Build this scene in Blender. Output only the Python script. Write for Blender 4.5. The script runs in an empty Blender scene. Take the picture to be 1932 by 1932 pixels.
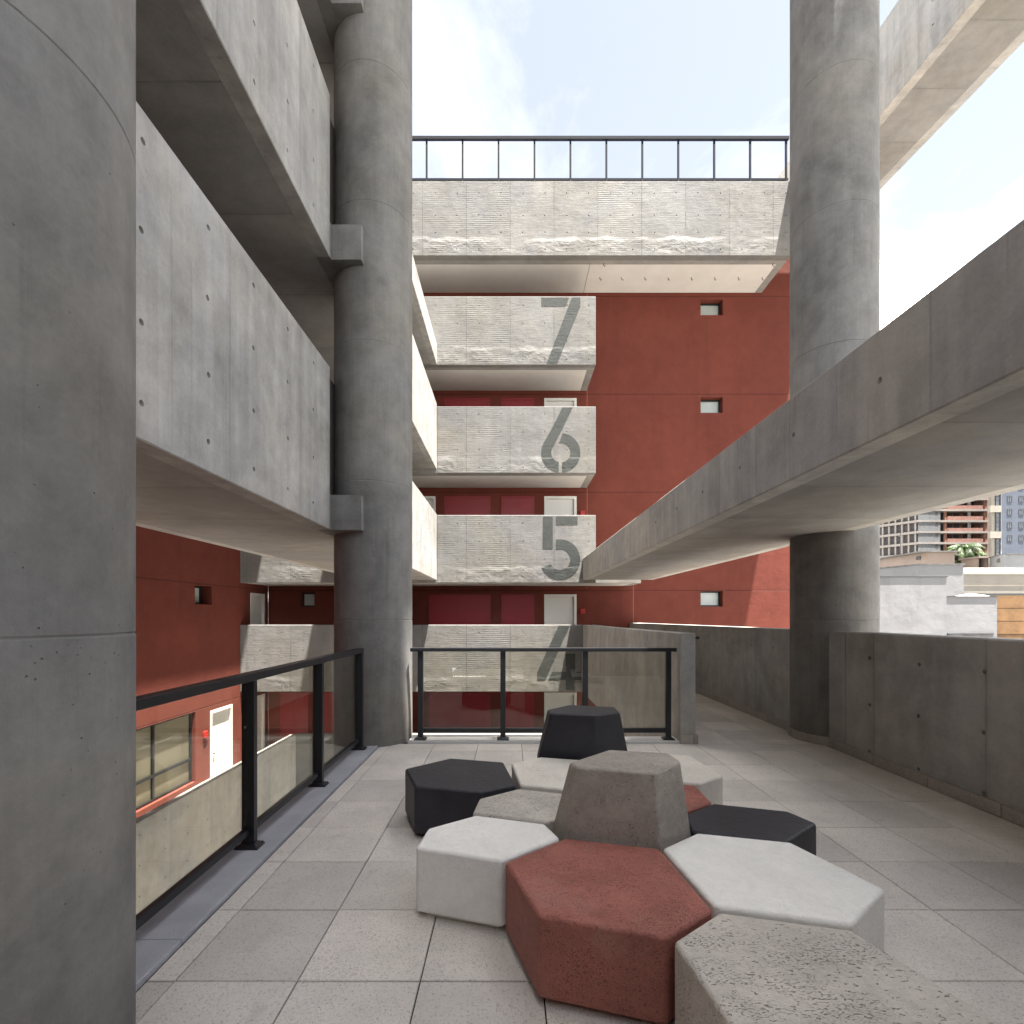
import bpy, bmesh, math, random
from mathutils import Vector
random.seed(7)
R = math.radians
S = bpy.context.scene
COL = S.collection

# ------------------------------------------------------------------ camera, sky, sun, exposure
K, CX, CY, EYE = 953.0, 962.0, 1160.0, 1.5      # focal length and principal point in photo px, eye height
cam_d = bpy.data.cameras.new('camera'); cam = bpy.data.objects.new('camera', cam_d); COL.objects.link(cam)
cam.location = (0, 0, EYE); cam.rotation_euler = (R(90), 0, 0)
cam_d.sensor_width = 36; cam_d.lens = K / 1932 * 36
cam_d.shift_x = (966 - CX) / 1932; cam_d.shift_y = (CY - 966) / 1932
cam_d.clip_start = 0.05; cam_d.clip_end = 4000
S.camera = cam

SUN = Vector((0.187, -0.115, 1.0)).normalized()   # towards the sun
sun_d = bpy.data.lights.new('sun', 'SUN'); sun = bpy.data.objects.new('sun', sun_d); COL.objects.link(sun)
sun_d.energy = 5.0; sun_d.angle = R(0.6); sun_d.color = (1.0, 0.95, 0.88)
sun.rotation_euler = (-SUN).to_track_quat('-Z', 'Y').to_euler(); sun.location = (3, -2, 30)

W = bpy.data.worlds.new('World'); S.world = W; W.use_nodes = True
def build_world():
    nt = W.node_tree; n = nt.nodes; l = nt.links; n.clear()
    out = n.new('ShaderNodeOutputWorld'); bg = n.new('ShaderNodeBackground'); l.new(bg.outputs[0], out.inputs[0])
    bg.inputs[1].default_value = 0.11
    sky = n.new('ShaderNodeTexSky'); sky.sky_type = 'NISHITA'; sky.sun_disc = False
    sky.sun_elevation = math.asin(SUN.z); sky.sun_rotation = math.atan2(SUN.x, SUN.y)
    sky.air_density = 1.0; sky.dust_density = 0.3; sky.ozone_density = 1.2
    tc = n.new('ShaderNodeTexCoord')
    sep = n.new('ShaderNodeSeparateXYZ'); l.new(tc.outputs['Generated'], sep.inputs[0])
    ad = n.new('ShaderNodeMath'); ad.operation = 'MAXIMUM'; l.new(sep.outputs[2], ad.inputs[0]); ad.inputs[1].default_value = 0.0
    ad2 = n.new('ShaderNodeMath'); ad2.operation = 'ADD'; l.new(ad.outputs[0], ad2.inputs[0]); ad2.inputs[1].default_value = 0.25
    dv = n.new('ShaderNodeVectorMath'); dv.operation = 'SCALE'
    inv = n.new('ShaderNodeMath'); inv.operation = 'DIVIDE'; inv.inputs[0].default_value = 1; l.new(ad2.outputs[0], inv.inputs[1])
    l.new(tc.outputs['Generated'], dv.inputs[0]); l.new(inv.outputs[0], dv.inputs['Scale'])
    mp = n.new('ShaderNodeMapping'); l.new(dv.outputs[0], mp.inputs[0]); mp.inputs['Location'].default_value = (-1.070, 6.164, 0.0)
    nz = n.new('ShaderNodeTexNoise'); nz.inputs['Scale'].default_value = 1.7; nz.inputs['Detail'].default_value = 9
    nz.inputs['Roughness'].default_value = 0.6; nz.inputs['Distortion'].default_value = 0.35
    l.new(mp.outputs[0], nz.inputs['Vector'])
    rp = n.new('ShaderNodeValToRGB'); l.new(nz.outputs['Fac'], rp.inputs[0])
    rp.color_ramp.elements[0].position = 0.44; rp.color_ramp.elements[0].color = (0.0,)*3 + (1,)
    e_ = rp.color_ramp.elements.new(.56); e_.color = (.022, .022, .022, 1)
    rp.color_ramp.elements[-1].position = 0.67; rp.color_ramp.elements[-1].color = (1,)*3 + (1,)
    mx = n.new('ShaderNodeMix'); mx.data_type = 'RGBA'
    l.new(rp.outputs[0], mx.inputs['Factor']); hs = n.new('ShaderNodeHueSaturation'); hs.inputs['Saturation'].default_value = .40; hs.inputs['Value'].default_value = .33; l.new(sky.outputs[0], hs.inputs['Color']); l.new(hs.outputs[0], mx.inputs['A']); mx.inputs['B'].default_value = (21.0, 20.2, 19.2, 1)
    l.new(mx.outputs['Result'], bg.inputs[0])
build_world()
vs = S.view_settings
vs.view_transform = 'Standard'; vs.look = 'None'; vs.gamma = 1; vs.use_curve_mapping = False
vs.exposure = 3.1
cy = S.cycles
cy.max_bounces = 12; cy.diffuse_bounces = 8; cy.glossy_bounces = 4; cy.transmission_bounces = 4; cy.transparent_max_bounces = 12
cy.use_denoising = True; cy.sample_clamp_indirect = 8; cy.caustics_reflective = False; cy.caustics_refractive = False

# ------------------------------------------------------------------ materials
class MT:
    """small node-graph writer: every method returns an output socket"""
    def __init__(s, name, rough=0.8, spec=0.3):
        s.m = bpy.data.materials.new(name); s.m.use_nodes = True
        s.nt = s.m.node_tree; s.n = s.nt.nodes; s.b = s.n['Principled BSDF']
        s.b.inputs['Roughness'].default_value = rough; s.b.inputs['Specular IOR Level'].default_value = spec
        s.geo = s.n.new('ShaderNodeNewGeometry'); s.pos = s.geo.outputs['Position']
        sp = s.n.new('ShaderNodeSeparateXYZ'); s.nt.links.new(s.pos, sp.inputs[0]); s.x, s.y, s.z = sp.outputs
        sn = s.n.new('ShaderNodeSeparateXYZ'); s.nt.links.new(s.geo.outputs['True Normal'], sn.inputs[0]); s.nx, s.ny, s.nz = sn.outputs
    def put(s, v, i):
        if isinstance(v, (int, float)): i.default_value = v
        elif isinstance(v, tuple): i.default_value = v if len(v) != 3 or i.type != 'RGBA' else v + (1,)
        else: s.nt.links.new(v, i)
    def math(s, op, a, b=0.0, c=None, clamp=False):
        q = s.n.new('ShaderNodeMath'); q.operation = op; q.use_clamp = clamp; s.put(a, q.inputs[0]); s.put(b, q.inputs[1])
        if c is not None: s.put(c, q.inputs[2])
        return q.outputs[0]
    def vscale(s, sc, vec=None):
        q = s.n.new('ShaderNodeVectorMath'); q.operation = 'MULTIPLY'; s.put(vec or s.pos, q.inputs[0]); q.inputs[1].default_value = sc
        return q.outputs[0]
    def noise(s, scale, detail=5, rough=0.6, sc=(1, 1, 1), dist=0.0, col=False):
        q = s.n.new('ShaderNodeTexNoise'); s.put(s.vscale(sc), q.inputs['Vector'])
        q.inputs['Scale'].default_value = scale; q.inputs['Detail'].default_value = detail
        q.inputs['Roughness'].default_value = rough; q.inputs['Distortion'].default_value = dist
        return q.outputs['Color' if col else 'Fac']
    def voro(s, scale, sc=(1, 1, 1), out='Distance'):
        q = s.n.new('ShaderNodeTexVoronoi'); s.put(s.vscale(sc), q.inputs['Vector']); q.inputs['Scale'].default_value = scale
        return q.outputs[out]
    def white(s, v):
        q = s.n.new('ShaderNodeTexWhiteNoise'); q.noise_dimensions = '1D'; s.put(v, q.inputs['W']); return q.outputs['Value']
    def mapr(s, v, a, b, c=0.0, d=1.0, smooth=True):
        q = s.n.new('ShaderNodeMapRange'); q.interpolation_type = 'SMOOTHSTEP' if smooth else 'LINEAR'
        s.put(v, q.inputs[0])
        for i, w in enumerate((a, b, c, d)): s.put(w, q.inputs[i + 1])
        return q.outputs[0]
    def mix(s, f, a, b, mode='MIX'):
        q = s.n.new('ShaderNodeMix'); q.data_type = 'RGBA'; q.blend_type = mode
        s.put(f, q.inputs['Factor']); s.put(a, q.inputs['A']); s.put(b, q.inputs['B']); return q.outputs['Result']
    def fmix(s, f, a, b):
        q = s.n.new('ShaderNodeMix'); s.put(f, q.inputs['Factor']); s.put(a, q.inputs['A']); s.put(b, q.inputs['B']); return q.outputs['Result']
    def gray(s, v):
        q = s.n.new('ShaderNodeCombineColor'); 
        for i in range(3): s.put(v, q.inputs[i])
        return q.outputs[0]
    def hsum(s, *terms):
        r = None
        for v, k in terms:
            t = s.math('MULTIPLY', v, k); r = t if r is None else s.math('ADD', r, t)
        return r
    def finish(s, col, height=None, dist=1.0, strength=1.0, rough=None):
        s.put(col, s.b.inputs['Base Color'])
        if rough is not None: s.put(rough, s.b.inputs['Roughness'])
        if height is not None:
            q = s.n.new('ShaderNodeBump'); q.inputs['Strength'].default_value = strength; q.inputs['Distance'].default_value = dist
            s.put(height, q.inputs['Height']); s.nt.links.new(q.outputs[0], s.b.inputs['Normal'])
        return s.m

def concrete(name, base, warm=(1.06, 1.0, 0.895), panel=None, off=(0, 0), board=None, ribs=False, rough_band=None, streak=1.0, pits=1.0, contrast=1.0, vboard=False, relief=1.0, joint=.42):
    """cast concrete: clouding, drips, pinholes, formwork joints; panel = joint spacing along the wall, off = phases (x walls, y walls)"""
    t = MT(name, 0.72, 0.25)
    n1 = t.noise(0.9, 7, 0.62, dist=0.6); n2 = t.noise(5.0, 6, 0.65); n3 = t.noise(42, 4, 0.7)
    st = t.noise(3.2, 4, 0.55, sc=(2.2, 2.2, 0.16)); st2 = t.noise(9, 3, 0.6, sc=(2.5, 2.5, 0.07))
    v = t.hsum((t.mapr(n1, .3, .72, -1, 1), .20 * contrast), (t.mapr(n2, .28, .74, -1, 1), .12 * contrast), (t.mapr(n3, .25, .78, -1, 1), .06),
               (t.mapr(st, .35, .7, -1, 1), .05 * streak), (t.mapr(st2, .60, .74), -.09 * streak))
    v = t.math('ADD', v, 1.0)
    wv = t.mapr(t.noise(0.55, 3, .5, dist=1.0), .35, .68)
    col = t.mix(wv, tuple(c * w for c, w in zip((base,) * 3, (1.02, 1.0, .965))), tuple(base * w for w in warm))
    col = t.mix(1.0, col, t.gray(v), 'MULTIPLY')
    h = t.hsum((n2, .010 * relief), (n3, .0035 * relief), (t.noise(160, 3, .6), .0012))
    pv = t.voro(34); pm = t.math('MULTIPLY', t.mapr(pv, .05, .13, 1, 0), t.mapr(t.noise(7, 3), .54, .66))
    pm = t.math('MULTIPLY', pm, pits)
    col = t.mix(t.math('MULTIPLY', pm, .75), col, (0.06, .055, .05)); h = t.hsum((h, 1), (pm, -.006))
    u = t.fmix(t.math('GREATER_THAN', t.math('ABSOLUTE', t.ny), .5), t.y, t.x)
    ph = t.fmix(t.math('GREATER_THAN', t.math('ABSOLUTE', t.ny), .5), off[1], off[0])
    if panel:
        uw = t.math('ADD', u, t.math('MULTIPLY', t.math('SUBTRACT', t.noise(3, 3), .5), .012))
        q = t.math('DIVIDE', t.math('SUBTRACT', uw, ph), panel)
        d = t.math('MULTIPLY', t.math('ABSOLUTE', t.math('SUBTRACT', t.math('FRACT', t.math('ADD', q, .5)), .5)), panel)
        ln = t.mapr(d, .0035, .012, 1, 0); pid = t.math('FLOOR', q)
        soft = t.mapr(d, .0, .08, 1, 0)
        up = t.math('MULTIPLY', ln, t.mapr(t.noise(2.3, 3), .35, .6, .35, 1))
        tone = t.mapr(t.white(pid), 0, 1, .93, 1.07, False)
        col = t.mix(1.0, col, t.gray(tone), 'MULTIPLY')
        col = t.mix(t.math('MULTIPLY', soft, .13), col, (base * .62,) * 3)
        col = t.mix(t.math('MULTIPLY', up, joint), col, (base * .42, base * .4, base * .37))
        h = t.hsum((h, 1), (up, -.008 * joint / .42), (t.white(t.math('ADD', pid, 17.3)), .004))
    if ribs:
        amp = t.mapr(t.white(t.math('ADD', pid, 3.7)), .55, .95, .03, 1.0)
        amp = t.math('MULTIPLY', amp, t.mapr(t.noise(1.6, 3, .5), .40, .60, .1, 1))
        zz = t.math('ADD', t.z, t.math('MULTIPLY', t.math('SUBTRACT', t.noise(6, 3), .5), .03))
        rb = t.math('SINE', t.math('MULTIPLY', zz, 2 * math.pi / .052))
        lines = t.noise(30, 3, .6, sc=(.12, .12, 1.0))
        h = t.hsum((h, 1), (t.math('MULTIPLY', rb, amp), .0018), (lines, .006))
        col = t.mix(t.math('MULTIPLY', t.mapr(lines, .52, .7), .22), col, (base * .6,) * 3)
    if vboard:
        lines = t.noise(24, 4, .6, sc=(1, 1, .05))
        h = t.hsum((h, 1), (lines, .003)); col = t.mix(t.math('MULTIPLY', t.mapr(lines, .5, .76), .12), col, (base * .55,) * 3)
    if rough_band:
        z0, step, hh = rough_band                       # honeycombed foot of every fascia
        zr = t.math('MULTIPLY', t.math('FRACT', t.math('DIVIDE', t.math('SUBTRACT', t.z, z0), step)), step)
        wob = t.math('ADD', zr, t.math('MULTIPLY', t.math('SUBTRACT', t.noise(2.2, 4, .6), .5), .28))
        band = t.mapr(wob, hh - .10, hh + .05, 1, 0)
        lump = t.noise(3.6, 6, .58, sc=(1, 1, 1.6), dist=.5)
        vary = t.mapr(t.noise(.8, 3, .5), .38, .62, .15, 1)
        h = t.hsum((h, 1), (t.math('MULTIPLY', t.math('MULTIPLY', band, vary), lump), .055), (t.math('MULTIPLY', band, vary), .003), (t.noise(1.5, 3, .5), .03))
    return t.finish(col, h, 1.0, 0.45 if rough_band else 0.9)

M = {}
M['fascia'] = concrete('fascia_concrete', .165, panel=1.19, off=(0.0, -1.955 + .9), ribs=True, rough_band=(-.585, 2.975, .40), streak=.7, pits=.5, contrast=.55)
M['bridge'] = concrete('bridge_concrete', .37, panel=1.19, off=(3.615, 0.0), relief=.6, joint=.16, streak=1.6, pits=.3, contrast=.75)
M['parapet'] = concrete('parapet_concrete', .33, relief=.5, joint=.3, panel=1.19, off=(4.1, 0.3), vboard=True, streak=.8, pits=.7, contrast=.9)
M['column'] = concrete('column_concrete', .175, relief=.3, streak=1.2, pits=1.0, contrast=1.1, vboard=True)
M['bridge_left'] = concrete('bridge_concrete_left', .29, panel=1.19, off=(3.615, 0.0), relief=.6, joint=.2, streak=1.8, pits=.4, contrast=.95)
M['plain'] = concrete('slab_concrete', .24, relief=.6, joint=.3, panel=1.24, off=(2.49, 2.49), streak=.2, pits=.5, contrast=.7)
M['shade_dark'] = MT('dark_shade_fill', .9, .1).finish((.07, .062, .055))  # dark colour standing in for shade: walkway slots and the added rear wall
M['dark_hole'] = MT('tie_hole_bottom', .95, .1).finish((.035, .033, .03))  # dark colour on the bottom of each tie hole

def simple(name, col, rough=.6, spec=.4, nscale=40, namp=.12, bump=0.0, metal=0.0):
    t = MT(name, rough, spec); n = t.noise(nscale, 5, .65)
    c = t.mix(1.0, col, t.gray(t.mapr(n, .25, .75, 1 - namp, 1 + namp)), 'MULTIPLY')
    t.b.inputs['Metallic'].default_value = metal
    return t.finish(c, n if bump else None, bump or 1.0)

def red_plaster():
    t = MT('red_plaster', .85, .2)
    n1 = t.noise(.7, 5, .6); n2 = t.noise(120, 4, .7); n3 = t.noise(3.5, 5, .6)
    v = t.math('ADD', 1.0, t.hsum((t.mapr(n1, .3, .7, -1, 1), .07), (t.mapr(n3, .3, .7, -1, 1), .06), (t.mapr(n2, .25, .75, -1, 1), .07), (t.mapr(t.noise(1.6, 4, .6, sc=(1.6, 1.6, .1)), .5, .75), -.10)))
    col = t.mix(1.0, (.128, .033, .0225), t.gray(v), 'MULTIPLY')
    q = t.math('DIVIDE', t.math('SUBTRACT', t.z, 2.24), 2.97)
    d = t.math('MULTIPLY', t.math('ABSOLUTE', t.math('SUBTRACT', t.math('FRACT', t.math('ADD', q, .5)), .5)), 2.97)
    ln = t.mapr(d, .006, .016, 1, 0)
    d2 = t.math('ABSOLUTE', t.math('SUBTRACT', t.x, 2.34)); ln2 = t.math('MULTIPLY', t.mapr(d2, .004, .012, 1, 0), t.math('GREATER_THAN', t.z, 2.3))
    d3 = t.math('ABSOLUTE', t.math('SUBTRACT', t.x, 3.74)); ln3 = t.math('MULTIPLY', t.mapr(d3, .004, .012, 1, 0), t.math('LESS_THAN', t.z, 2.9))
    lv = t.math('MAXIMUM', ln2, ln3)
    col = t.mix(t.math('MULTIPLY', ln, .7), col, (.05, .014, .012)); col = t.mix(t.math('MULTIPLY', lv, .5), col, (.5, .16, .12))
    h = t.hsum((n2, .003), (n3, .012), (ln, -.01))
    return t.finish(col, h, 1.0, .8)
M['red'] = red_plaster()
M['cupboard'] = simple('crimson_door_paint', (.21, .012, .018), .45, .4, 30, .05)
M['white_paint'] = simple('white_door_paint', (.66, .65, .62), .5, .4, 20, .04)
M['soffit'] = simple('white_soffit_paint', (.58, .555, .52), .8, .2, 2.0, .05)
M['metal'] = simple('black_powder_coated_steel', (.010, .011, .014), .38, .5, 90, .2)
M['roof_metal'] = simple('slate_painted_steel', (.008, .009, .016), .8, .15, 90, .2)
M['frame'] = simple('black_window_frame', (.012, .013, .014), .4, .5)
M['frost'] = simple('frosted_pane', (.42, .47, .45), .25, .6, 1.5, .12)
M['plinth'] = simple('pale_granite', (.55, .54, .52), .7, .3, 160, .16)
M['alarm'] = simple('red_alarm_box', (.34, .02, .015), .5, .4)
M['slate_dark'] = simple('dark_hollow', (.012, .011, .011), .9, .1)

def granite():
    t = MT('grey_granite', .7, .3)
    n = t.noise(230, 4, .8); n2 = t.noise(3, 4, .6)
    v = t.math('ADD', 1.0, t.hsum((t.mapr(n, .25, .75, -1, 1), .35), (t.mapr(n2, .3, .7, -1, 1), .10)))
    return t.finish(t.mix(1.0, (.40, .405, .43), t.gray(v), 'MULTIPLY'), n, .0015)
M['granite'] = granite()

def terrazzo(name, base, chip=0.8):
    t = MT(name, .62, .3)
    oi = t.n.new('ShaderNodeObjectInfo'); rnd = oi.outputs['Random']
    c1 = t.voro(150, out='Color'); sp = t.n.new('ShaderNodeSeparateColor'); t.put(c1, sp.inputs[0])
    c2 = t.voro(210, out='Color'); sp2 = t.n.new('ShaderNodeSeparateColor'); t.put(c2, sp2.inputs[0])
    light = t.mapr(sp.outputs[0], .62, .8); dark = t.mapr(sp.outputs[1], .955, .975); fine = t.mapr(sp2.outputs[0], .7, .9); fd = t.mapr(sp2.outputs[1], .86, .94)
    base2 = t.mix(rnd, tuple(b * .84 for b in base), tuple(b * w for b, w in zip(base, (1.07, 1.06, 1.05))))
    n = t.noise(1.6, 5, .6); base2 = t.mix(1.0, base2, t.gray(t.mapr(n, .3, .7, .88, 1.1)), 'MULTIPLY')
    blot = t.mapr(t.noise(4.5, 5, .65), .58, .72)
    base2 = t.mix(t.math('MULTIPLY', blot, .2), base2, (.2, .18, .165))
    col = t.mix(t.math('MULTIPLY', light, .42 * chip), base2, (.62, .58, .54)); col = t.mix(t.math('MULTIPLY', fine, .28 * chip), col, (.60, .55, .50))
    col = t.mix(t.math('MULTIPLY', fd, .40 * chip), col, (.14, .12, .11)); col = t.mix(t.math('MULTIPLY', dark, .35 * chip), col, (.07, .065, .06))
    return t.finish(col, t.hsum((t.noise(220, 3, .6), .002), (light, .0006)), 1.0)
M['tile'] = terrazzo('terrazzo_tile', (.72, .67, .61))
M['skirting'] = terrazzo('terrazzo_skirting', (.36, .32, .285), .6)
M['grout'] = simple('dark_joint', (.035, .032, .03), .95, .1)

def seat(name, base, pit=0.0, speck=0.0, rough=.6, spec=.35, mott=.10, worn=None, stretch=(1, 1, 1)):
    t = MT(name, rough, spec)
    n1 = t.noise(3.0, 6, .62, dist=.5); n2 = t.noise(26, 5, .7); n3 = t.noise(240, 3, .7)
    v = t.math('ADD', 1.0, t.hsum((t.mapr(n1, .3, .7, -1, 1), mott), (t.mapr(n2, .28, .74, -1, 1), mott * .6), (t.mapr(n3, .25, .75, -1, 1), mott * .7)))
    col = t.mix(1.0, base, t.gray(v), 'MULTIPLY')
    if worn: col = t.mix(t.math('MULTIPLY', t.mapr(t.noise(4.3, 5, .6), .52, .72), .5), col, worn)
    h = t.hsum((n2, .006), (n3, .0016))
    if pit:
        pn = t.noise(145, 3, .6, sc=stretch); area = t.mapr(t.noise(5.5, 4, .6, sc=stretch), .44, .60)
        pm = t.math('MULTIPLY', t.mapr(pn, .575, .63), area); pm = t.math('MULTIPLY', pm, pit)
        pm2 = t.math('MULTIPLY', t.mapr(t.noise(90, 3, .6, sc=stretch), .635, .68), pit)
        pm = t.math('MAXIMUM', pm, pm2)
        col = t.mix(t.math('MULTIPLY', pm, .72), col, tuple(b * .18 for b in base)); h = t.hsum((h, 1), (pm, -.006))
    if speck:
        sv = t.mapr(t.noise(300, 2, .5), .56, .66)
        col = t.mix(t.math('MULTIPLY', sv, speck), col, tuple(b * .35 for b in base))
    return t.finish(col, h, 1.0)
M['seat_white'] = seat('white_cast_concrete', (.89, .865, .81), pit=.1, mott=.05, speck=.12)
M['seat_cream'] = seat('cream_cast_concrete', (.76, .705, .62), pit=.25, mott=.06, speck=.15)
M['seat_grey'] = seat('pitted_grey_concrete', (.54, .495, .435), pit=1.0, mott=.11, worn=(.62, .585, .53), stretch=(.5, 1.1, 1))
M['seat_tall'] = seat('grey_cast_concrete', (.36, .32, .275), pit=.7, mott=.14, worn=(.44, .395, .34))
M['seat_red'] = seat('rust_red_concrete', (.36, .13, .098), pit=.7, mott=.13, speck=.75, worn=(.42, .20, .165))
M['seat_black'] = seat('black_cast_concrete', (.020, .020, .026), pit=.2, mott=.18, rough=.5, spec=.5, worn=(.036, .036, .044))

def glass(name, tint, base=.04):
    m = bpy.data.materials.new(name); m.use_nodes = True; nt = m.node_tree; n = nt.nodes; n.clear()
    out = n.new('ShaderNodeOutputMaterial'); mx = n.new('ShaderNodeMixShader'); tr = n.new('ShaderNodeBsdfTransparent'); gl = n.new('ShaderNodeBsdfGlossy')
    lw = n.new('ShaderNodeLayerWeight'); lw.inputs[0].default_value = .5
    pw = n.new('ShaderNodeMath'); pw.operation = 'POWER'; pw.inputs[1].default_value = 5; nt.links.new(lw.outputs['Facing'], pw.inputs[0])
    ma = n.new('ShaderNodeMath'); ma.operation = 'MULTIPLY_ADD'; ma.inputs[1].default_value = 1 - base; ma.inputs[2].default_value = base; nt.links.new(pw.outputs[0], ma.inputs[0])
    tr.inputs[0].default_value = tint + (1,); gl.inputs['Roughness'].default_value = 0.0; gl.inputs[0].default_value = (.95, 1, .97, 1)
    nt.links.new(ma.outputs[0], mx.inputs[0]); nt.links.new(tr.outputs[0], mx.inputs[1]); nt.links.new(gl.outputs[0], mx.inputs[2]); nt.links.new(mx.outputs[0], out.inputs[0])
    return m
M['glass'] = glass('clear_railing_glass', (.93, .93, .90), .05)
M['window_glass'] = glass('window_glass', (.83, .82, .78), .06)

def paint_number():
    # thin grey stencil paint that follows the board-marked concrete
    t = MT('grey_stencil_paint', .75, .25)
    lines = t.noise(30, 3, .6, sc=(.12, .12, 1.0)); n2 = t.noise(5, 6, .65); n3 = t.noise(40, 4, .7)
    zr = t.math('MULTIPLY', t.math('FRACT', t.math('DIVIDE', t.math('SUBTRACT', t.z, -.585), 2.975)), 2.975)
    band = t.mapr(t.math('ADD', zr, t.math('MULTIPLY', t.math('SUBTRACT', t.noise(2.2, 4, .6), .5), .28)), .37, .43, 1, 0)
    lump = t.noise(3.6, 6, .58, sc=(1, 1, 1.6), dist=.5)
    h = t.hsum((n2, .010), (n3, .0035), (lines, .006), (t.math('MULTIPLY', band, lump), .03))
    v = t.math('ADD', 1.0, t.hsum((t.mapr(n2, .3, .7, -1, 1), .12), (t.mapr(n3, .3, .7, -1, 1), .10)))
    return t.finish(t.mix(1.0, (.05, .054, .051), t.gray(v), 'MULTIPLY'), h, 1.0, .45)
M['number'] = paint_number()

# ------------------------------------------------------------------ mesh helpers
class MB:
    """collects faces in world coordinates, then links them as ONE mesh object"""
    def __init__(s): s.v = []; s.f = []; s.mi = []
    def face(s, pts, mi=0):
        i = len(s.v); s.v += [tuple(p) for p in pts]; s.f.append(tuple(range(i, i + len(pts)))); s.mi.append(mi)
    def box(s, x0, x1, y0, y1, z0, z1, mi=0):
        p = [(x0, y0, z0), (x1, y0, z0), (x1, y1, z0), (x0, y1, z0), (x0, y0, z1), (x1, y0, z1), (x1, y1, z1), (x0, y1, z1)]
        for q in ((0, 3, 2, 1), (4, 5, 6, 7), (0, 1, 5, 4), (1, 2, 6, 5), (2, 3, 7, 6), (3, 0, 4, 7)): s.face([p[k] for k in q], mi)
    def obox(s, o, u, a0, a1, d0, d1, z0, z1, mi=0):
        """box along horizontal direction u from point o; d runs to the right of u"""
        n = (u[1], -u[0])
        def P(a, d, z): return (o[0] + u[0] * a + n[0] * d, o[1] + u[1] * a + n[1] * d, z)
        p = [P(a0, d0, z0), P(a1, d0, z0), P(a1, d1, z0), P(a0, d1, z0), P(a0, d0, z1), P(a1, d0, z1), P(a1, d1, z1), P(a0, d1, z1)]
        for q in ((0, 3, 2, 1), (4, 5, 6, 7), (0, 1, 5, 4), (1, 2, 6, 5), (2, 3, 7, 6), (3, 0, 4, 7)): s.face([p[k] for k in q], mi)
    def loft(s, rings, mi=0, caps=True):
        n = len(rings[0])
        for a, b in zip(rings, rings[1:]):
            for i in range(n): s.face([a[i], a[(i + 1) % n], b[(i + 1) % n], b[i]], mi)
        if caps: s.face(rings[0][::-1], mi); s.face(rings[-1], mi)
    def prism(s, poly, z0, z1, mi=0):
        s.loft([[(x, y, z0) for x, y in poly], [(x, y, z1) for x, y in poly]], mi)
    def tube(s, pts, r, seg=8, mi=0):
        rings = []
        rr = r if isinstance(r, (list, tuple)) else [r] * len(pts)
        for k, p in enumerate(pts):
            a = Vector(pts[max(k - 1, 0)]); b = Vector(pts[min(k + 1, len(pts) - 1)]); d = (b - a).normalized()
            up = Vector((0, 0, 1)) if abs(d.z) < .9 else Vector((1, 0, 0))
            e = d.cross(up).normalized(); g = e.cross(d)
            rings.append([tuple(Vector(p) + e * rr[k] * math.cos(2 * math.pi * j / seg) + g * rr[k] * math.sin(2 * math.pi * j / seg)) for j in range(seg)])
        s.loft(rings, mi)
    def mesh(s, name, mats, org=(0, 0, 0), merge=True, bevel=0.0, seg=2, smooth=False, warp=None):
        me = bpy.data.meshes.new(name)
        vv = [warp(*p) if warp else p for p in s.v]
        me.from_pydata([(p[0] - org[0], p[1] - org[1], p[2] - org[2]) for p in vv], [], s.f)
        for i, p in enumerate(me.polygons): p.material_index = s.mi[i]
        bm = bmesh.new(); bm.from_mesh(me)
        if merge: bmesh.ops.remove_doubles(bm, verts=bm.verts, dist=2e-5)
        bmesh.ops.recalc_face_normals(bm, faces=bm.faces)
        if bevel:
            es = [e for e in bm.edges if len(e.link_faces) == 2 and e.calc_face_angle(0) > R(15)]
            bmesh.ops.bevel(bm, geom=es, offset=bevel, segments=seg, profile=.5, affect='EDGES', clamp_overlap=True)
        if smooth:
            for f in bm.faces: f.smooth = True
        bm.to_mesh(me); bm.free()
        for m in (mats if isinstance(mats, (list, tuple)) else [mats]): me.materials.append(M[m] if isinstance(m, str) else m)
        return me
    def build(s, name, mats, parent=None, loc=None, **kw):
        w = wloc(parent) if parent else Vector(loc or (0, 0, 0))
        o = bpy.data.objects.new(name, s.mesh(name, mats, tuple(w), **kw)); COL.objects.link(o)
        if parent: o.parent = parent
        else: o.location = w
        return o
def wloc(o):
    p = Vector(o.location); q = o.parent
    while q: p += Vector(q.location); q = q.parent
    return p
def tag(o, label, cat, group=None, kind=None):
    o['label'] = label; o['category'] = cat
    if group: o['group'] = group
    if kind: o['kind'] = kind
    return o
def struct(o, label=None):
    o['kind'] = 'structure'
    if label: o['label'] = label
    return o
def thing(name, loc, label, cat, group=None):
    o = bpy.data.objects.new(name, None); COL.objects.link(o); o.location = loc; o.empty_display_size = .2
    return tag(o, label, cat, group)
def inst(src, parent, loc, name=None, rz=0.0):
    o = src.copy(); COL.objects.link(o); o.parent = parent; o.location = loc; o.rotation_euler = (0, 0, rz)
    if name: o.name = name
    return o
def weight(o):
    m = o.modifiers.new('even_normals', 'WEIGHTED_NORMAL'); m.keep_sharp = True; m.weight = 80
    return o

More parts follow.
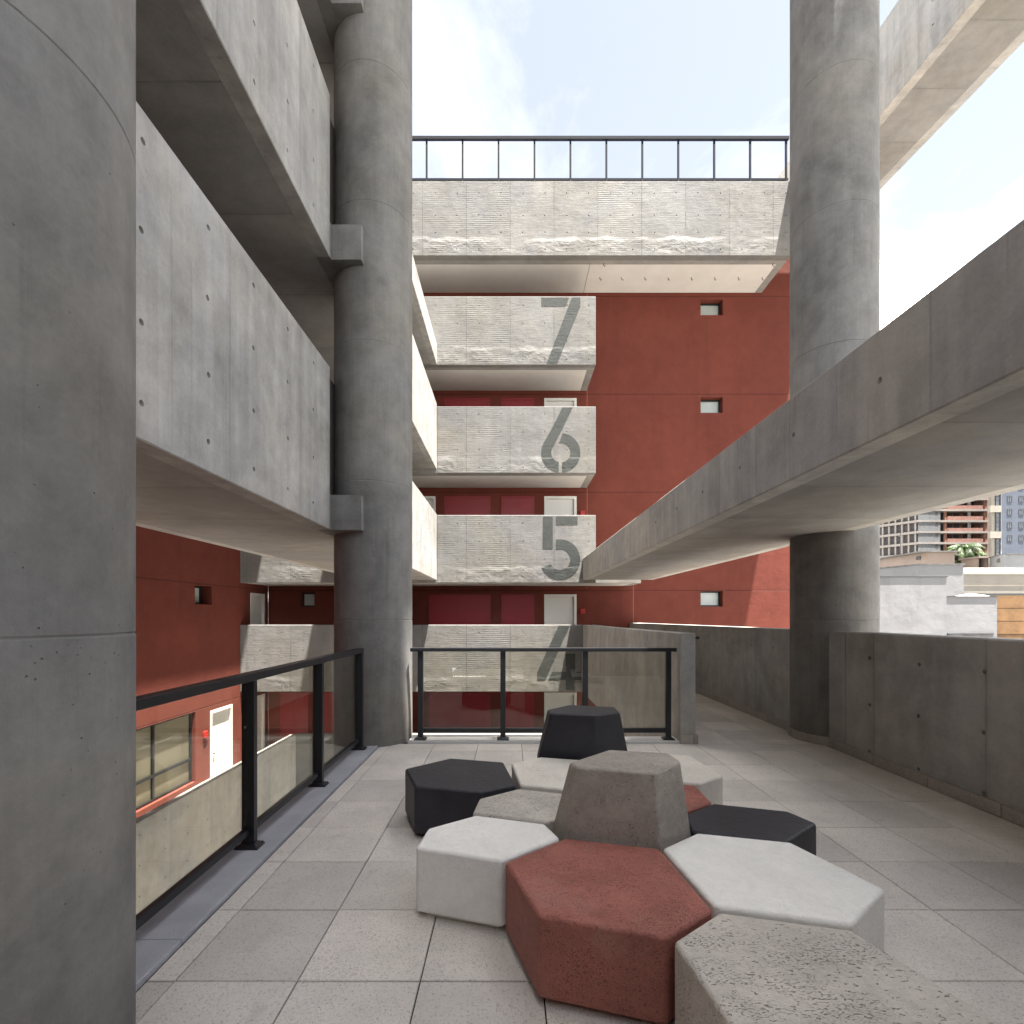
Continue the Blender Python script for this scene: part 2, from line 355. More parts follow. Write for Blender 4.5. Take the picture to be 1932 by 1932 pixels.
def holed(mb, face, c0, u0, u1, v0, v1, th, us, vs, r=.016, dep=.03, ch=.008):
    """cast wall of thickness th whose face carries conical tie holes at us x vs; face is '-y', '+y', '+x' or '-x'"""
    sgn = {'-y': 1, '+y': -1, '+x': -1, '-x': 1}[face]
    def P(u, v, w): return (u, c0 + sgn * w, v) if face[1] == 'y' else (c0 + sgn * w, u, v)
    us = sorted(q for q in us if u0 + r * 2.2 < q < u1 - r * 2.2); vs = sorted(q for q in vs if v0 + r * 2.2 < q < v1 - r * 2.2)
    a0, a1, b0, b1 = u0 + ch, u1 - ch, v0 + ch, v1 - ch
    ue = [a0] + [(p + q) / 2 for p, q in zip(us, us[1:])] + [a1]; ve = [b0] + [(p + q) / 2 for p, q in zip(vs, vs[1:])] + [b1]
    for i, u in enumerate(us):
        for j, v in enumerate(vs):
            ua, ub, va, vb = ue[i], ue[i + 1], ve[j], ve[j + 1]; um, vm = (ua + ub) / 2, (va + vb) / 2
            outer = [(ub, vm), (ub, vb), (um, vb), (ua, vb), (ua, vm), (ua, va), (um, va), (ub, va)]
            hu, hv = u + random.uniform(-.008, .008), v + random.uniform(-.008, .008)
            inn = [(hu + r * math.cos(k * math.pi / 4), hv + r * math.sin(k * math.pi / 4)) for k in range(8)]
            deep = [(hu + r * .6 * math.cos(k * math.pi / 4), hv + r * .6 * math.sin(k * math.pi / 4)) for k in range(8)]
            for k in range(8):
                l = (k + 1) % 8
                mb.face([P(*outer[k], 0), P(*outer[l], 0), P(*inn[l], 0), P(*inn[k], 0)])
                mb.face([P(*inn[k], 0), P(*inn[l], 0), P(*deep[l], dep), P(*deep[k], dep)])
            mb.face([P(*d, dep) for d in deep], 1)
    pu, pv = [], []
    for e, L in ((ue, pu), (ve, pv)):
        for p, q in zip(e, e[1:]): L += [p, (p + q) / 2]
        L.append(e[-1])
    ring = [(u, b0) for u in pu[:-1]] + [(a1, v) for v in pv[:-1]] + [(u, b1) for u in pu[:0:-1]] + [(a0, v) for v in pv[:0:-1]]
    def grow(p): return (u0 + (u1 - u0) * (p[0] - a0) / (a1 - a0), v0 + (v1 - v0) * (p[1] - b0) / (b1 - b0))
    n = len(ring)
    for k in range(n):
        p, q = ring[k], ring[(k + 1) % n]; gp, gq = grow(p), grow(q)
        mb.face([P(*p, 0), P(*q, 0), P(*gq, ch), P(*gp, ch)]); mb.face([P(*gp, ch), P(*gq, ch), P(*gq, th), P(*gp, th)])
    mb.face([P(*grow(p), th) for p in ring])

def opened(mb, face, c0, u0, u1, v0, v1, ops, back=.4):
    """wall face with rectangular openings (ua, ub, va, vb, depth), each with reveals and a closed back"""
    sgn = {'-y': 1, '+x': -1}[face]
    def P(u, v, w): return (u, c0 + sgn * w, v) if face[1] == 'y' else (c0 + sgn * w, u, v)
    ue = sorted({u0, u1, *[q for o in ops for q in o[:2]]}); ve = sorted({v0, v1, *[q for o in ops for q in o[2:4]]})
    for a, b in zip(ue, ue[1:]):
        for c, d in zip(ve, ve[1:]):
            m, n = (a + b) / 2, (c + d) / 2
            if not any(o[0] < m < o[1] and o[2] < n < o[3] for o in ops): mb.face([P(a, c, 0), P(b, c, 0), P(b, d, 0), P(a, d, 0)])
    for a, b, c, d, w in ops:
        mb.face([P(a, c, 0), P(b, c, 0), P(b, c, w), P(a, c, w)]); mb.face([P(a, d, 0), P(b, d, 0), P(b, d, w), P(a, d, w)])
        mb.face([P(a, c, 0), P(a, d, 0), P(a, d, w), P(a, c, w)]); mb.face([P(b, c, 0), P(b, d, 0), P(b, d, w), P(b, c, w)])
        mb.face([P(a, c, w), P(b, c, w), P(b, d, w), P(a, d, w)])
    for (a, b, c, d) in ((u0, u1, v0, v0), (u0, u1, v1, v1), (u0, u0, v0, v1), (u1, u1, v0, v1)):
        mb.face([P(a, c, 0), P(b, d, 0), P(b, d, back), P(a, c, back)])
    mb.face([P(u0, v0, back), P(u1, v0, back), P(u1, v1, back), P(u0, v1, back)])

def rng(a, step, n): return [a + step * k for k in range(n)]
D, DW = 13.70, 15.30                 # far balcony fronts, far red wall
ZF = {3: -2.97, 4: 0.0, 5: 2.97, 6: 5.94, 7: 8.92}
TOP = {3: -1.74, 4: 1.227, 5: 4.205, 6: 7.15, 7: 10.14}
BOT = {3: -3.56, 4: -.585, 5: 2.37, 6: 5.345, 7: 8.285}

# ------------------------------------------------------------------ ground and courtyard
g = MB(); g.face([(-900, -900, -9.1), (900, -900, -9.1), (900, 1800, -9.1), (-900, 1800, -9.1)])
M['ground'] = simple('city_ground', (.17, .165, .155), .9, .1, .08, .25)
struct(g.build('ground', 'ground'), 'grey city ground far below the terrace')
M['paving'] = simple('courtyard_paving', (.36, .34, .31), .85, .2, 3, .12)
g = MB(); g.box(-7.3, 12, 2, 15.2, -9.09, -8.97); struct(g.build('courtyard_floor', 'paving'), 'pale paved courtyard floor at the foot of the building')

# ------------------------------------------------------------------ terrace floor with single tiles
TX0, TS, TY0 = -1.374, .503, 2.069
fl = MB(); fl.box(-1.83, 3.85, -2.6, 6.12, -.5, -.012); fl.box(1.985, 3.85, 6.13, 15.28, -.5, -.012)
terrace = struct(fl.build('terrace_floor', ['grout']), 'terrace floor of speckled beige terrazzo tiles')
tile_meshes = {}
def tile(x0, x1, y0, y1):
    g2 = .0028; x0 += g2; x1 -= g2; y0 += g2; y1 -= g2
    w, d = x1 - x0, y1 - y0
    if w < .03 or d < .03: return
    k = (round(w, 3), round(d, 3))
    if k not in tile_meshes:
        b = MB(); a, c, e = w / 2, d / 2, .003
        lo = [(-a, -c, -.02), (a, -c, -.02), (a, c, -.02), (-a, c, -.02)]; mid = [(p[0], p[1], -e) for p in lo]
        hi = [(-a + e, -c + e, 0), (a - e, -c + e, 0), (a - e, c - e, 0), (-a + e, c - e, 0)]
        b.loft([lo, mid, hi]); tile_meshes[k] = b.mesh('tile', 'tile')
    o = bpy.data.objects.new('tile', tile_meshes[k]); COL.objects.link(o); o.parent = terrace
    o.location = ((x0 + x1) / 2, (y0 + y1) / 2, random.uniform(-.0012, .0012)); o.rotation_euler = (random.uniform(-.001, .001), random.uniform(-.001, .001), 0)
xs = [-1.49] + [TX0 + TS * k for k in range(10)] + [3.63]
for r_ in range(-5, 8):
    y0 = TY0 + .4995 * r_; y1 = y0 + .4995
    if y0 > 5.8: continue
    for a, b in zip(xs, xs[1:]):
        tile(a, b, y0, min(y1, 5.878))
xs2 = [2.165, 2.65, 3.153, 3.60]
for a, b in zip(xs2, xs2[1:]):
    tile(a, b, 5.878, TY0 + .4995 * 8)
    for r_ in range(8, 27): tile(a, b, TY0 + .4995 * r_, min(TY0 + .4995 * (r_ + 1), 15.2))

# ------------------------------------------------------------------ columns
def column(cx, cy_, r, z0, z1, rings, label, seam, base=False):
    t = thing('concrete_column', (cx, cy_, z0), label, 'column', 'round concrete columns')
    b = MB(); N = 72
    prof = [(r, z0)]
    for z in rings: prof += [(r, z - .006), (r - .0035, z - .002), (r - .0035, z + .002), (r + random.uniform(-.0015, .0015), z + .006)]
    prof.append((r, z1))
    ring = []
    for q, z in prof:
        L = []
        for k in range(N):
            a = 2 * math.pi * k / N; d = (a - seam + math.pi) % (2 * math.pi) - math.pi
            rr = q - (.003 if abs(d) < .03 else 0)
            L.append((cx + rr * math.cos(a), cy_ + rr * math.sin(a), z))
        ring.append(L)
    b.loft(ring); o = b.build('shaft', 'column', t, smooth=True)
    o.data.set_sharp_from_angle(angle=R(18))
    return t
rz = [1.44 + 1.58 * k for k in range(-5, 12)]
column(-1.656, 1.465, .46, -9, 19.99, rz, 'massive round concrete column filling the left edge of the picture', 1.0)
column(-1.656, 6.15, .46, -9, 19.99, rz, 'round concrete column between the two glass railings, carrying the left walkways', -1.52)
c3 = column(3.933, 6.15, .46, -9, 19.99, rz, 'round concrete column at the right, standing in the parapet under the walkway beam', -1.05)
# skirting stones round the right column
for k in range(9):
    a0 = R(150 + k * 14.0); a1 = a0 + R(13.7); b = MB(); seg = 4
    ri, ro = .455, .482
    lo = [(3.933 + ro * math.cos(a0 + (a1 - a0) * q / seg), 6.15 + ro * math.sin(a0 + (a1 - a0) * q / seg)) for q in range(seg + 1)]
    hi = [(3.933 + ri * math.cos(a1 - (a1 - a0) * q / seg), 6.15 + ri * math.sin(a1 - (a1 - a0) * q / seg)) for q in range(seg + 1)]
    b.prism(lo + hi, 0.001, .10); b.build('skirting', 'skirting', c3, bevel=.006)

# ------------------------------------------------------------------ walkway bridges
def bridge(name, label, face, xi, xo, yrs, zb, zt, slab, holes_u, holes_v, outer=True):
    t = thing('walkway_bridge', (xi, yrs[0][0], zb), label, 'walkway', 'concrete walkways crossing the courtyard')
    s = -1 if face == '+x' else 1
    for (y0, y1) in yrs:
        b = MB(); holed(b, face, xi, y0, y1, zb, zt, .15, holes_u, holes_v, r=.019)
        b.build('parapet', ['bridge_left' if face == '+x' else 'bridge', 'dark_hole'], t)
    b = MB(); xa, xb = sorted((xi + s * .152, xo - s * .152)); b.box(xa, xb, yrs[0][0], yrs[-1][1], zb + .001, zb + slab); b.build('slab', 'plain', t)
    xa, xb = sorted((xo, xo - s * .15)); b = MB(); b.box(xa, xb, yrs[0][0], yrs[-1][1], zb + .002, zt if outer else zb + slab + .003); b.build('outer_parapet', 'bridge', t)
    return t
hu = rng(2.72 - .593 * 9, .593, 30)
hv5 = [2.63, 3.08, 3.57, 4.05]
b5 = bridge('walkway_bridge', 'left concrete walkway at fifth floor level, its parapet dotted with tie holes', '+x', -1.98, -3.95, [(-2.4, 5.56), (6.66, 13.698)], 2.44, 4.23, .5, hu, hv5)
b6 = bridge('walkway_bridge', 'left concrete walkway at sixth floor level, high above the fifth floor one', '+x', -1.98, -3.95, [(-2.4, 5.56), (6.66, 13.698)], 5.44, 7.22, .5, hu, [q + 3.0 for q in hv5])
b7 = bridge('walkway_bridge', 'topmost left walkway with a shallow edge and no parapet', '+x', -1.98, -3.95, [(-2.4, 5.56), (6.66, 13.698)], 8.285, 8.84, .5, hu, [8.6], outer=False)
for t, z0, z1 in ((b5, 2.44, 2.83), (b6, 5.44, 5.83), (b7, 8.285, 8.66)):
    b = MB(); b.box(-1.978, -1.645, 5.60, 5.95, z0 - .001, z1); b.build('bracket', 'column', t, bevel=.005)
    b = MB(); b.box(-2.131, -1.979, 5.562, 6.658, z0, z1 - .002); b.build('sill', 'column', t)
    if z0 < 8: b = MB(); b.box(-2.128, -2.06, 5.565, 6.655, z1, z0 + 1.76); b.build('slot_shade_panel', 'shade_dark', t)  # dark panel stands in for the shade inside the open slot
bl = bridge('walkway_bridge', 'right concrete walkway beam running over the passage at fifth floor level', '-x', 1.98, 3.88, [(-2.4, 13.698)], 2.45, 3.03, .55, rng(2.70 - .83 * 5, .83, 20), [2.76], outer=False)
# roof-level ramp on the right
t = thing('roof_ramp', (7.7, 4, 11.3), 'pale concrete ramp high up at the top right corner, beyond the right column', 'ramp')
def ramp_warp(x, y, z): return (x, y, z + .088 * (y - 10.4))
b = MB(); holed(b, '-x', 7.7, 3, 15.2, 11.88, 13.72, .2, rng(3.4, 1.45, 9), [12.35, 12.8, 13.3], r=.024); b.build('parapet', ['bridge', 'dark_hole'], t, warp=ramp_warp)
b = MB(); b.box(7.902, 9.0, 3, 15.2, 11.881, 12.3); b.build('slab', 'plain', t, warp=ramp_warp)
b = MB(); b.box(9.002, 9.2, 3, 15.2, 11.882, 13.6); b.build('outer_parapet', 'bridge', t, warp=ramp_warp)

# ------------------------------------------------------------------ far balconies 3 to 7
def zy(y): return EYE + (CY - y) / K * D
def xx(x): return (x - CX) / K * D
def number(parent, polys):
    b = MB()
    for P in polys:
        q = [(xx(x), zy(y)) for x, y in P]
        b.loft([[(x, D - .0035, z) for x, z in q], [(x, D + .0, z) for x, z in q]])
    return b.build('painted_number', 'number', parent)
def arc(c, r, a0, a1, n=22): return [(c[0] + r * math.cos(R(a0 + (a1 - a0) * k / n)), c[1] + r * math.sin(R(a0 + (a1 - a0) * k / n))) for k in range(n + 1)]
def c5(L): return [(760.1 + .21151 * x, 539.4 + .21151 * y) for x, y in L]
def c0(L): return [(653.8 + .3384 * x, 735.5 + .3384 * y) for x, y in L]
def strip(A, B): return [[A[k], A[k + 1], B[k + 1], B[k]] for k in range(len(A) - 1)]
n7 = [c5([(1235, 105), (1482, 105), (1450, 182), (1235, 182)]), c5([(1508, 103), (1583, 103), (1583, 182), (1378, 688), (1283, 688)])]
o6 = [(1422, 1085), (1345, 1243)] + arc((1408, 1488), 175, 208, 96); i6 = [(1512, 1085), (1430, 1260)] + arc((1408, 1486), 85, 205, 102)
n6 = [c5(q) for q in strip(o6, i6)] + [c5(q) for q in strip(arc((1408, 1488), 175, -84, 86), arc((1408, 1486), 88, -100, 82))]
n5 = [c0([(1095, 707), (1150, 707), (1150, 888), (1093, 888)]), c0([(1167, 707), (1288, 707), (1288, 753), (1167, 753)])] + [c0(q) for q in strip(arc((1190, 946), 113, -101, 156), arc((1190, 946), 58, -113, 152))]
n4 = [c0([(1183, 1313), (1245, 1313), (1107, 1620), (1063, 1620), (1063, 1575)]), c0([(1146, 1572), (1222, 1572), (1222, 1618), (1125, 1618)]), c0([(1275, 1572), (1308, 1572), (1308, 1618), (1275, 1618)]), c0([(1222, 1470), (1275, 1470), (1275, 1674), (1222, 1674)])]
nums = {4: n4, 5: n5, 6: n6, 7: n7}
hx = rng(-1.43 - .5945 * 10, .5945, 17)
words = {3: 'lowest balcony front, a thin bright strip just above the stone plinth', 4: 'balcony front half behind the glass railing, bearing a grey stencilled four',
         5: 'balcony front meeting the walkway beam, bearing a grey stencilled five', 6: 'middle balcony front with open end against the red wall, bearing a stencilled six', 7: 'topmost balcony front under the roof edge, bearing a grey stencilled seven'}
for lv in (3, 4, 5, 6, 7):
    t = thing('balcony', (0, D, BOT[lv]), words[lv], 'balcony', 'balconies of the far facade')
    x1 = {3: 4.0, 4: 1.979, 5: 2.33, 6: 2.33, 7: 2.33}[lv]
    segs = [(-5.8 if lv == 3 else -7.318, x1)] if lv in (3, 4, 7) else [(-7.318, -3.952), (-1.978, x1)]
    hvv = [BOT[lv] + .15 + .486 * k for k in range(4)]
    for a, c in segs:
        b = MB(); holed(b, '-y', D, a, c, BOT[lv], TOP[lv], .16, hx, hvv, r=.015); b.build('parapet', ['fascia', 'dark_hole'], t)
    b = MB(); xr = 3.60 if lv == 5 else x1 - .001
    b.box(-7.318, xr - .002, D + .161, DW - .004, BOT[lv] + .02, BOT[lv] + .54); b.build('slab', 'plain', t)
    b = MB(); b.box(-7.318, xr, D + .16, D + .30, BOT[lv] + .002, BOT[lv] + .018, 0); b.box(xr - .19, xr, D + .302, DW - .004, BOT[lv] + .002, BOT[lv] + .018, 0); b.build('soffit_border', 'plain', t)
    b = MB(); b.box(-7.318, xr - .196, D + .306, DW - .006, BOT[lv] + .004, BOT[lv] + .016); b.build('soffit_panel', 'soffit', t)
    if lv in (5, 6):
        b = MB(); b.box(-3.95, -1.981, D + .001, D + .159, BOT[lv] + .001, BOT[lv] + .4); b.build('slab_edge', 'plain', t)
    if lv in (6, 7, 5):
        b = MB(); b.box(x1 - .16, x1 - .002, D + .162, DW - .004, BOT[lv] + .541, TOP[lv]); b.build('end_parapet', 'fascia', t)
    if lv in nums: number(t, nums[lv])

# roof gallery above them
t = thing('roof_gallery', (0, D, 11.25), 'wide concrete roof edge with tie holes running under the black top railing', 'roof edge')
RX1 = 7.62
b = MB(); holed(b, '-y', D, -7.318, RX1, 11.25, 13.27, .2, hx + rng(-1.43 + .5945 * 7, .5945, 9), [11.42, 11.88, 12.34, 12.94], r=.017); b.build('fascia', ['fascia', 'dark_hole'], t)
b = MB(); b.box(-7.318, RX1 + .001, D + .201, DW + .4, 11.27, 13.2); b.build('slab', 'plain', t)
b = MB(); b.box(-7.318, RX1, D + .20, D + .36, 11.252, 11.268); b.box(RX1 - .2, RX1, D + .362, DW - .004, 11.252, 11.268); b.build('soffit_border', 'plain', t)
for a, c in ((-7.318, 2.22), (2.235, RX1 - .206)):
    b = MB(); b.box(a, c, D + .366, DW - .006, 11.254, 11.266); b.build('soffit_panel', 'soffit', t)
hk = None
for x, y in [((px - CX) / K * 14.6, 14.6) for px in (1132, 1173, 1216.5, 1260.5, 1304.5, 1348.5, 1393, 1438)] + [((1139 - CX) / K * 14.02, 14.02), ((1458 - CX) / K * 14.02, 14.02)]:
    if hk is None:
        b = MB(); b.tube([(0, 0, 0), (0, 0, -.05), (.012, 0, -.075), (.03, 0, -.08), (.045, 0, -.065)], .008, 6); hk = bpy.data.objects.new('hook', b.mesh('hook', 'roof_metal')); COL.objects.link(hk)
        hk.parent = t; hk.location = (x, y - D, .004)
    else: inst(hk, t, (x, y - D, .004))
# left roof gallery, then unseen slabs added to keep sun off the terrace
t = thing('roof_gallery', (-7.3, 0, 11.25), 'concrete roof edge running along the top of the left red wall', 'roof edge')
b = MB(); b.box(-7.318, -5.2, -2.6, D - .003, 11.25, 13.27); b.build('slab', 'plain', t)
t = thing('shade_slab', (2, 0, 20), 'unseen concrete slab added high over the terrace to keep the sun off it', 'roof')
b = MB(); b.box(-2.4, 8.4, -2.6, 3.70, 20, 20.5); b.build('slab', 'plain', t)
b = MB(); b.box(-2.4, 2.3, 3.702, 5.7, 20, 20.5); b.build('slab', 'plain', t)  # added to shade the left walkways and the column beside them
b = MB(); b.box(6.0, 8.4, 3.702, 5.6, 20, 20.5); b.build('slab', 'plain', t)  # added to shade the upper right column
t = thing('shade_wall', (2, -2.7, 0), 'unseen dark wall added behind the viewpoint to darken the seat fronts', 'wall')
b = MB(); b.box(-7.3, 8.0, -3.0, -2.62, -9, 4.2); b.build('wall', 'shade_dark', t)  # added out of view; holds back light on faces towards the viewpoint

# roof railing
t = thing('roof_railing', (0, D, 13.27), 'slate black metal railing along the far roof edge against the sky', 'railing')
b = MB(); x0, x1 = -3.2, (1488 - CX) / K * 13.78
b.box(x0, x1, 13.74, 13.82, 14.455, 14.535); b.build('top_rail', 'roof_metal', t)
b = MB(); b.box(x0, x1 - .02, 13.76, 13.80, 13.35, 13.40); b.build('bottom_rail', 'roof_metal', t)
pm = MB(); pm.box(-.024, .024, -.024, .024, 0, 1.188); src = None
for k in range(14):
    x = (1483 - 67.8 * k - CX) / K * 13.78
    if x < x0: break
    if src is None:
        src = bpy.data.objects.new('post', pm.mesh('post', 'roof_metal')); COL.objects.link(src); src.parent = t; src.location = (x, 13.78 - D, .001)
    else: inst(src, t, (x, 13.78 - D, .001))

# ------------------------------------------------------------------ red walls with doors, cupboards, windows
def boxface(mb, face, c0, u0, u1, v0, v1, w0, w1, mi=0):
    if face == '-y': mb.box(u0, u1, c0 + w0, c0 + w1, v0, v1, mi)
    else: mb.box(c0 - w1, c0 - w0, u0, u1, v0, v1, mi)
def door(parent, face, c0, u0, u1, v0, v1):
    b = MB(); f = .075
    boxface(b, face, c0, u0, u0 + f, v0, v1, -.015, .1); boxface(b, face, c0, u1 - f, u1, v0, v1, -.015, .1); boxface(b, face, c0, u0 + f, u1 - f, v1 - f, v1, -.015, .1)
    o = b.build('door', 'white_paint', parent)
    b = MB(); boxface(b, face, c0, u0 + f + .004, u1 - f - .004, v0 + .01, v1 - f - .004, .05, .09); b.build('door_leaf', 'white_paint', o)
    b = MB(); boxface(b, face, c0, u0 + f + .06, u0 + f + .18, v0 + 1.02, v0 + 1.04, .01, .03); boxface(b, face, c0, u0 + f + .06, u0 + f + .08, v0 + 1.02, v0 + 1.04, .03, .05); b.build('handle', 'frame', o)
def cupboard(parent, face, c0, u0, u1, v0, v1):
    b = MB(); f = .06
    boxface(b, face, c0, u0, u0 + f, v0, v1, -.03, .0); boxface(b, face, c0, u1 - f, u1, v0, v1, -.03, .0); boxface(b, face, c0, u0 + f, u1 - f, v1 - f, v1, -.03, .0)
    o = b.build('cupboard', 'cupboard', parent); um = (u0 + u1) / 2
    for a, c in ((u0 + f + .006, um - .004), (um + .004, u1 - f - .006)):
        b = MB(); boxface(b, face, c0, a, c, v0 + .02, v1 - f - .006, -.022, 0); b.build('cupboard_leaf', 'cupboard', o)
def window(parent, face, c0, u0, u1, v0, v1, w, bars=(), pane='frost'):
    b = MB(); f = .05; e = .002
    boxface(b, face, c0, u0 + e, u0 + f, v0 + e, v1 - e, w - .06, w - .004); boxface(b, face, c0, u1 - f, u1 - e, v0 + e, v1 - e, w - .06, w - .004)
    boxface(b, face, c0, u0 + f, u1 - f, v0 + e, v0 + f, w - .06, w - .004); boxface(b, face, c0, u0 + f, u1 - f, v1 - f, v1 - e, w - .06, w - .004)
    for kind, q in bars:
        if kind == 'v': boxface(b, face, c0, q - .03, q + .03, v0 + f, v1 - f, w - .055, w - .006)
        else: boxface(b, face, c0, u0 + f, u1 - f, q - .03, q + .03, w - .058, w - .008)
    o = b.build('window', 'frame', parent)
    b = MB(); boxface(b, face, c0, u0 + f, u1 - f, v0 + f, v1 - f, w - .03, w - .022); b.build('pane', pane, o)

t = thing('red_wall', (0, DW, -9), 'far rust red wall behind the numbered balconies, with small black framed windows', 'wall')
wins = [(5.78, 6.45, z, z + .47, .26) for z in (1.75, 4.68, 7.62, 10.58)] + [(-6.34, -5.92, 1.74, 2.18, .2)]
drs = [(1.04, 2.02, ZF[l], ZF[l] + 2.12, .1) for l in (3, 4, 5, 6)] + [(-3.2, -2.25, ZF[5], ZF[5] + 2.12, .1)]
b = MB(); opened(b, '-y', DW, -7.32, 10.4, -9, 13.15, wins + drs, back=.4); b.build('wall', 'red', t)
for w in wins: window(t, '-y', DW, *w)
for d in drs: door(t, '-y', DW, *d[:4])
for l in (3, 4, 5, 6):
    cupboard(t, '-y', DW, -.26, .74, ZF[l] + .05, ZF[l] + 2.12)
    cupboard(t, '-y', DW, -2.456 if l in (3, 4) else -1.99, -.594, ZF[l] + .05, ZF[l] + 2.12)
    if l == 3: cupboard(t, '-y', DW, -6.95, -6.1, ZF[3] + .05, ZF[3] + 2.12); cupboard(t, '-y', DW, -5.75, -4.5, ZF[3] + .05, ZF[3] + 2.12)
for l, w_ in ((4, 'fourth'), (5, 'fifth')):
    b = MB(); b.box(2.13, 2.27, DW - .05, DW - .001, ZF[l] + 1.53, ZF[l] + 1.68); a_ = b.build('alarm_box', 'alarm', None, (2.2, DW, ZF[l] + 1.53), bevel=.008)
    tag(a_, 'small red alarm box beside the white door on the %s floor' % w_, 'alarm box', 'red alarm boxes')

XL = -7.32
t = thing('red_wall', (XL, 6, -9), 'left rust red wall receding behind the railing, sunlit along its foot', 'wall')
wl = [(11.74, 12.41, 1.75, 2.2, .32)]; big = (7.6, 11.76, -2.38, -.75, .14)
dl = [(14.24, 15.07, 0, 2.12, .1), (14.24, 15.07, -2.97, -.85, .1), (12.33, 13.31, -2.97, -.85, .1)]
b = MB(); opened(b, '+x', XL, -2.6, DW - .002, -9, 13.15, wl + dl + [big], back=.5); b.build('wall', 'red', t)
for w in wl: window(t, '+x', XL, *w)
M['curtain'] = simple('pale_blind', (.62, .60, .53), .8, .2, 3, .06)
bb = MB(); boxface(bb, '+x', XL, big[0] + .01, big[1] - .01, big[2] + .01, big[3] - .01, .128, .136); 
window(t, '+x', XL, *big, bars=(('v', 10.5), ('v', 9.2), ('h', -1.85)), pane='window_glass')
bb.build('blind', 'curtain', t)
for d in dl: door(t, '+x', XL, *d[:4])
b = MB(); b.box(XL + .001, XL + .05, 12.03, 12.17, -1.44, -1.29); tag(b.build('alarm_box', 'alarm', None, (XL, 12.1, -1.44), bevel=.008), 'small red alarm box on the left red wall beside the sunlit white door', 'alarm box', 'red alarm boxes')
# third floor gallery along the left wall
t = thing('gallery', (-5.8, 5, -3.56), 'lower concrete gallery along the left red wall, seen through the glass', 'walkway')
b = MB(); holed(b, '+x', -5.8, -2.6, D - .002, -3.56, -1.74, .15, rng(-2.2, .5945, 27), [-3.4, -2.92, -2.43, -1.95], r=.014); b.build('parapet', ['parapet', 'dark_hole'], t)
b = MB(); b.box(-7.319, -5.952, -2.6, DW - .01, -3.5, -2.97); b.build('slab', 'paving', t)

# ------------------------------------------------------------------ passage walls and parapets on the right
def skirt(parent, x, y0, y1, step, side):
    y = y0
    while y < y1 - .05:
        e = min(y + step, y1); b = MB(); b.box(*sorted((x, x + side * .022)), y + .003, e - .003, .001, .10); b.build('skirting', 'skirting', parent, bevel=.005); y = e
t = thing('parapet_wall', (2.07, 5.88, 0), 'concrete passage wall ending in a square pier beside the front glass railing', 'wall', 'concrete parapets of the terrace')
def pier_warp(x, y, z): return (x, y, z - .059 * max(0, (y - 5.88) / 7.8) if z > 1 else z)
b = MB(); holed(b, '-x', 1.98, 5.88, D - .002, -.6, 1.286, .18, rng(6.25, .55, 14), [-.35, .13, .60, 1.07], r=.015); b.build('wall', ['parapet', 'dark_hole'], t, warp=pier_warp)
for x0, x1, y0, y1 in ((1.985, 2.128, 5.853, 5.878), (2.131, 2.186, 5.853, 5.878)):
    b = MB(); b.box(x0, x1, y0, y1, .001, .10); b.build('skirting', 'skirting', t, bevel=.005)
skirt(t, 2.162, 5.88, 13.5, .62, 1)
b = MB(); b.box(2.185, 2.235, 5.95, 13.4, 1.215, 1.245); h_ = b.build('handrail', 'metal', None, (2.21, 5.95, 1.2), bevel=.004); tag(h_, 'black handrail end showing behind the square pier', 'handrail')
for y in (6.4, 8.2, 10, 11.8, 13.2): 
    b = MB(); b.box(2.163, 2.186, y, y + .03, 1.2, 1.23); b.build('bracket', 'metal', h_)
t = thing('parapet_wall', (3.72, 11, 0), 'outer passage parapet receding behind the right column, sunlit along its top', 'wall', 'concrete parapets of the terrace')
b = MB(); holed(b, '-x', 3.62, 6.3, DW - .01, -.6, 1.315, .23, rng(6.95, .62, 14), [.12, .59, 1.06], r=.015)
b.build('wall', ['parapet', 'dark_hole'], t, warp=lambda x, y, z: (x, y, z - .055 * max(0, (y - 6.5) / 8.9) if z > 1 else z))
skirt(t, 3.618, 6.45, 15.2, .62, -1)
t = thing('parapet_wall', (3.75, 2, 0), 'near concrete parapet along the right side of the terrace', 'wall', 'concrete parapets of the terrace')
b = MB(); holed(b, '-x', 3.65, -2.6, 5.50, -.6, 1.32, .2, rng(5.13 - .62 * 12, .62, 13), [.12, .59, 1.06], r=.019, ch=.014); b.build('wall', ['parapet', 'dark_hole'], t)
b = MB(); b.box(3.655, 3.849, 5.502, 5.80, -.6, 1.312); b.build('joint_fill', 'parapet', t)
skirt(t, 3.648, -.2, 5.62, .655, -1)

# ------------------------------------------------------------------ kerb, plinth and the two glass railings
b = MB(); 
kt = thing('kerb', (-1.66, 2, 0), 'blue grey granite kerb under the left glass railing', 'kerb')
y = -2.4
for y0, y1 in ((-2.4, .1), (.1, 2.3), (2.3, 4.45), (4.45, 5.76)):
    b = MB(); b.box(-1.83, -1.495, y0 + .001, y1 - .001, -.01, .022); b.build('kerb_stone', 'granite', kt, bevel=.004)
t = thing('plinth', (.4, 6, 0), 'pale stone plinth under the front glass railing', 'kerb')
for x0, x1 in ((-1.19, -.2), (-.2, .8), (.8, 1.978)):
    b = MB(); b.box(x0 + .001, x1 - .001, 5.88, 6.13, -.05, .026); b.build('plinth_stone', 'plinth', t, bevel=.004)

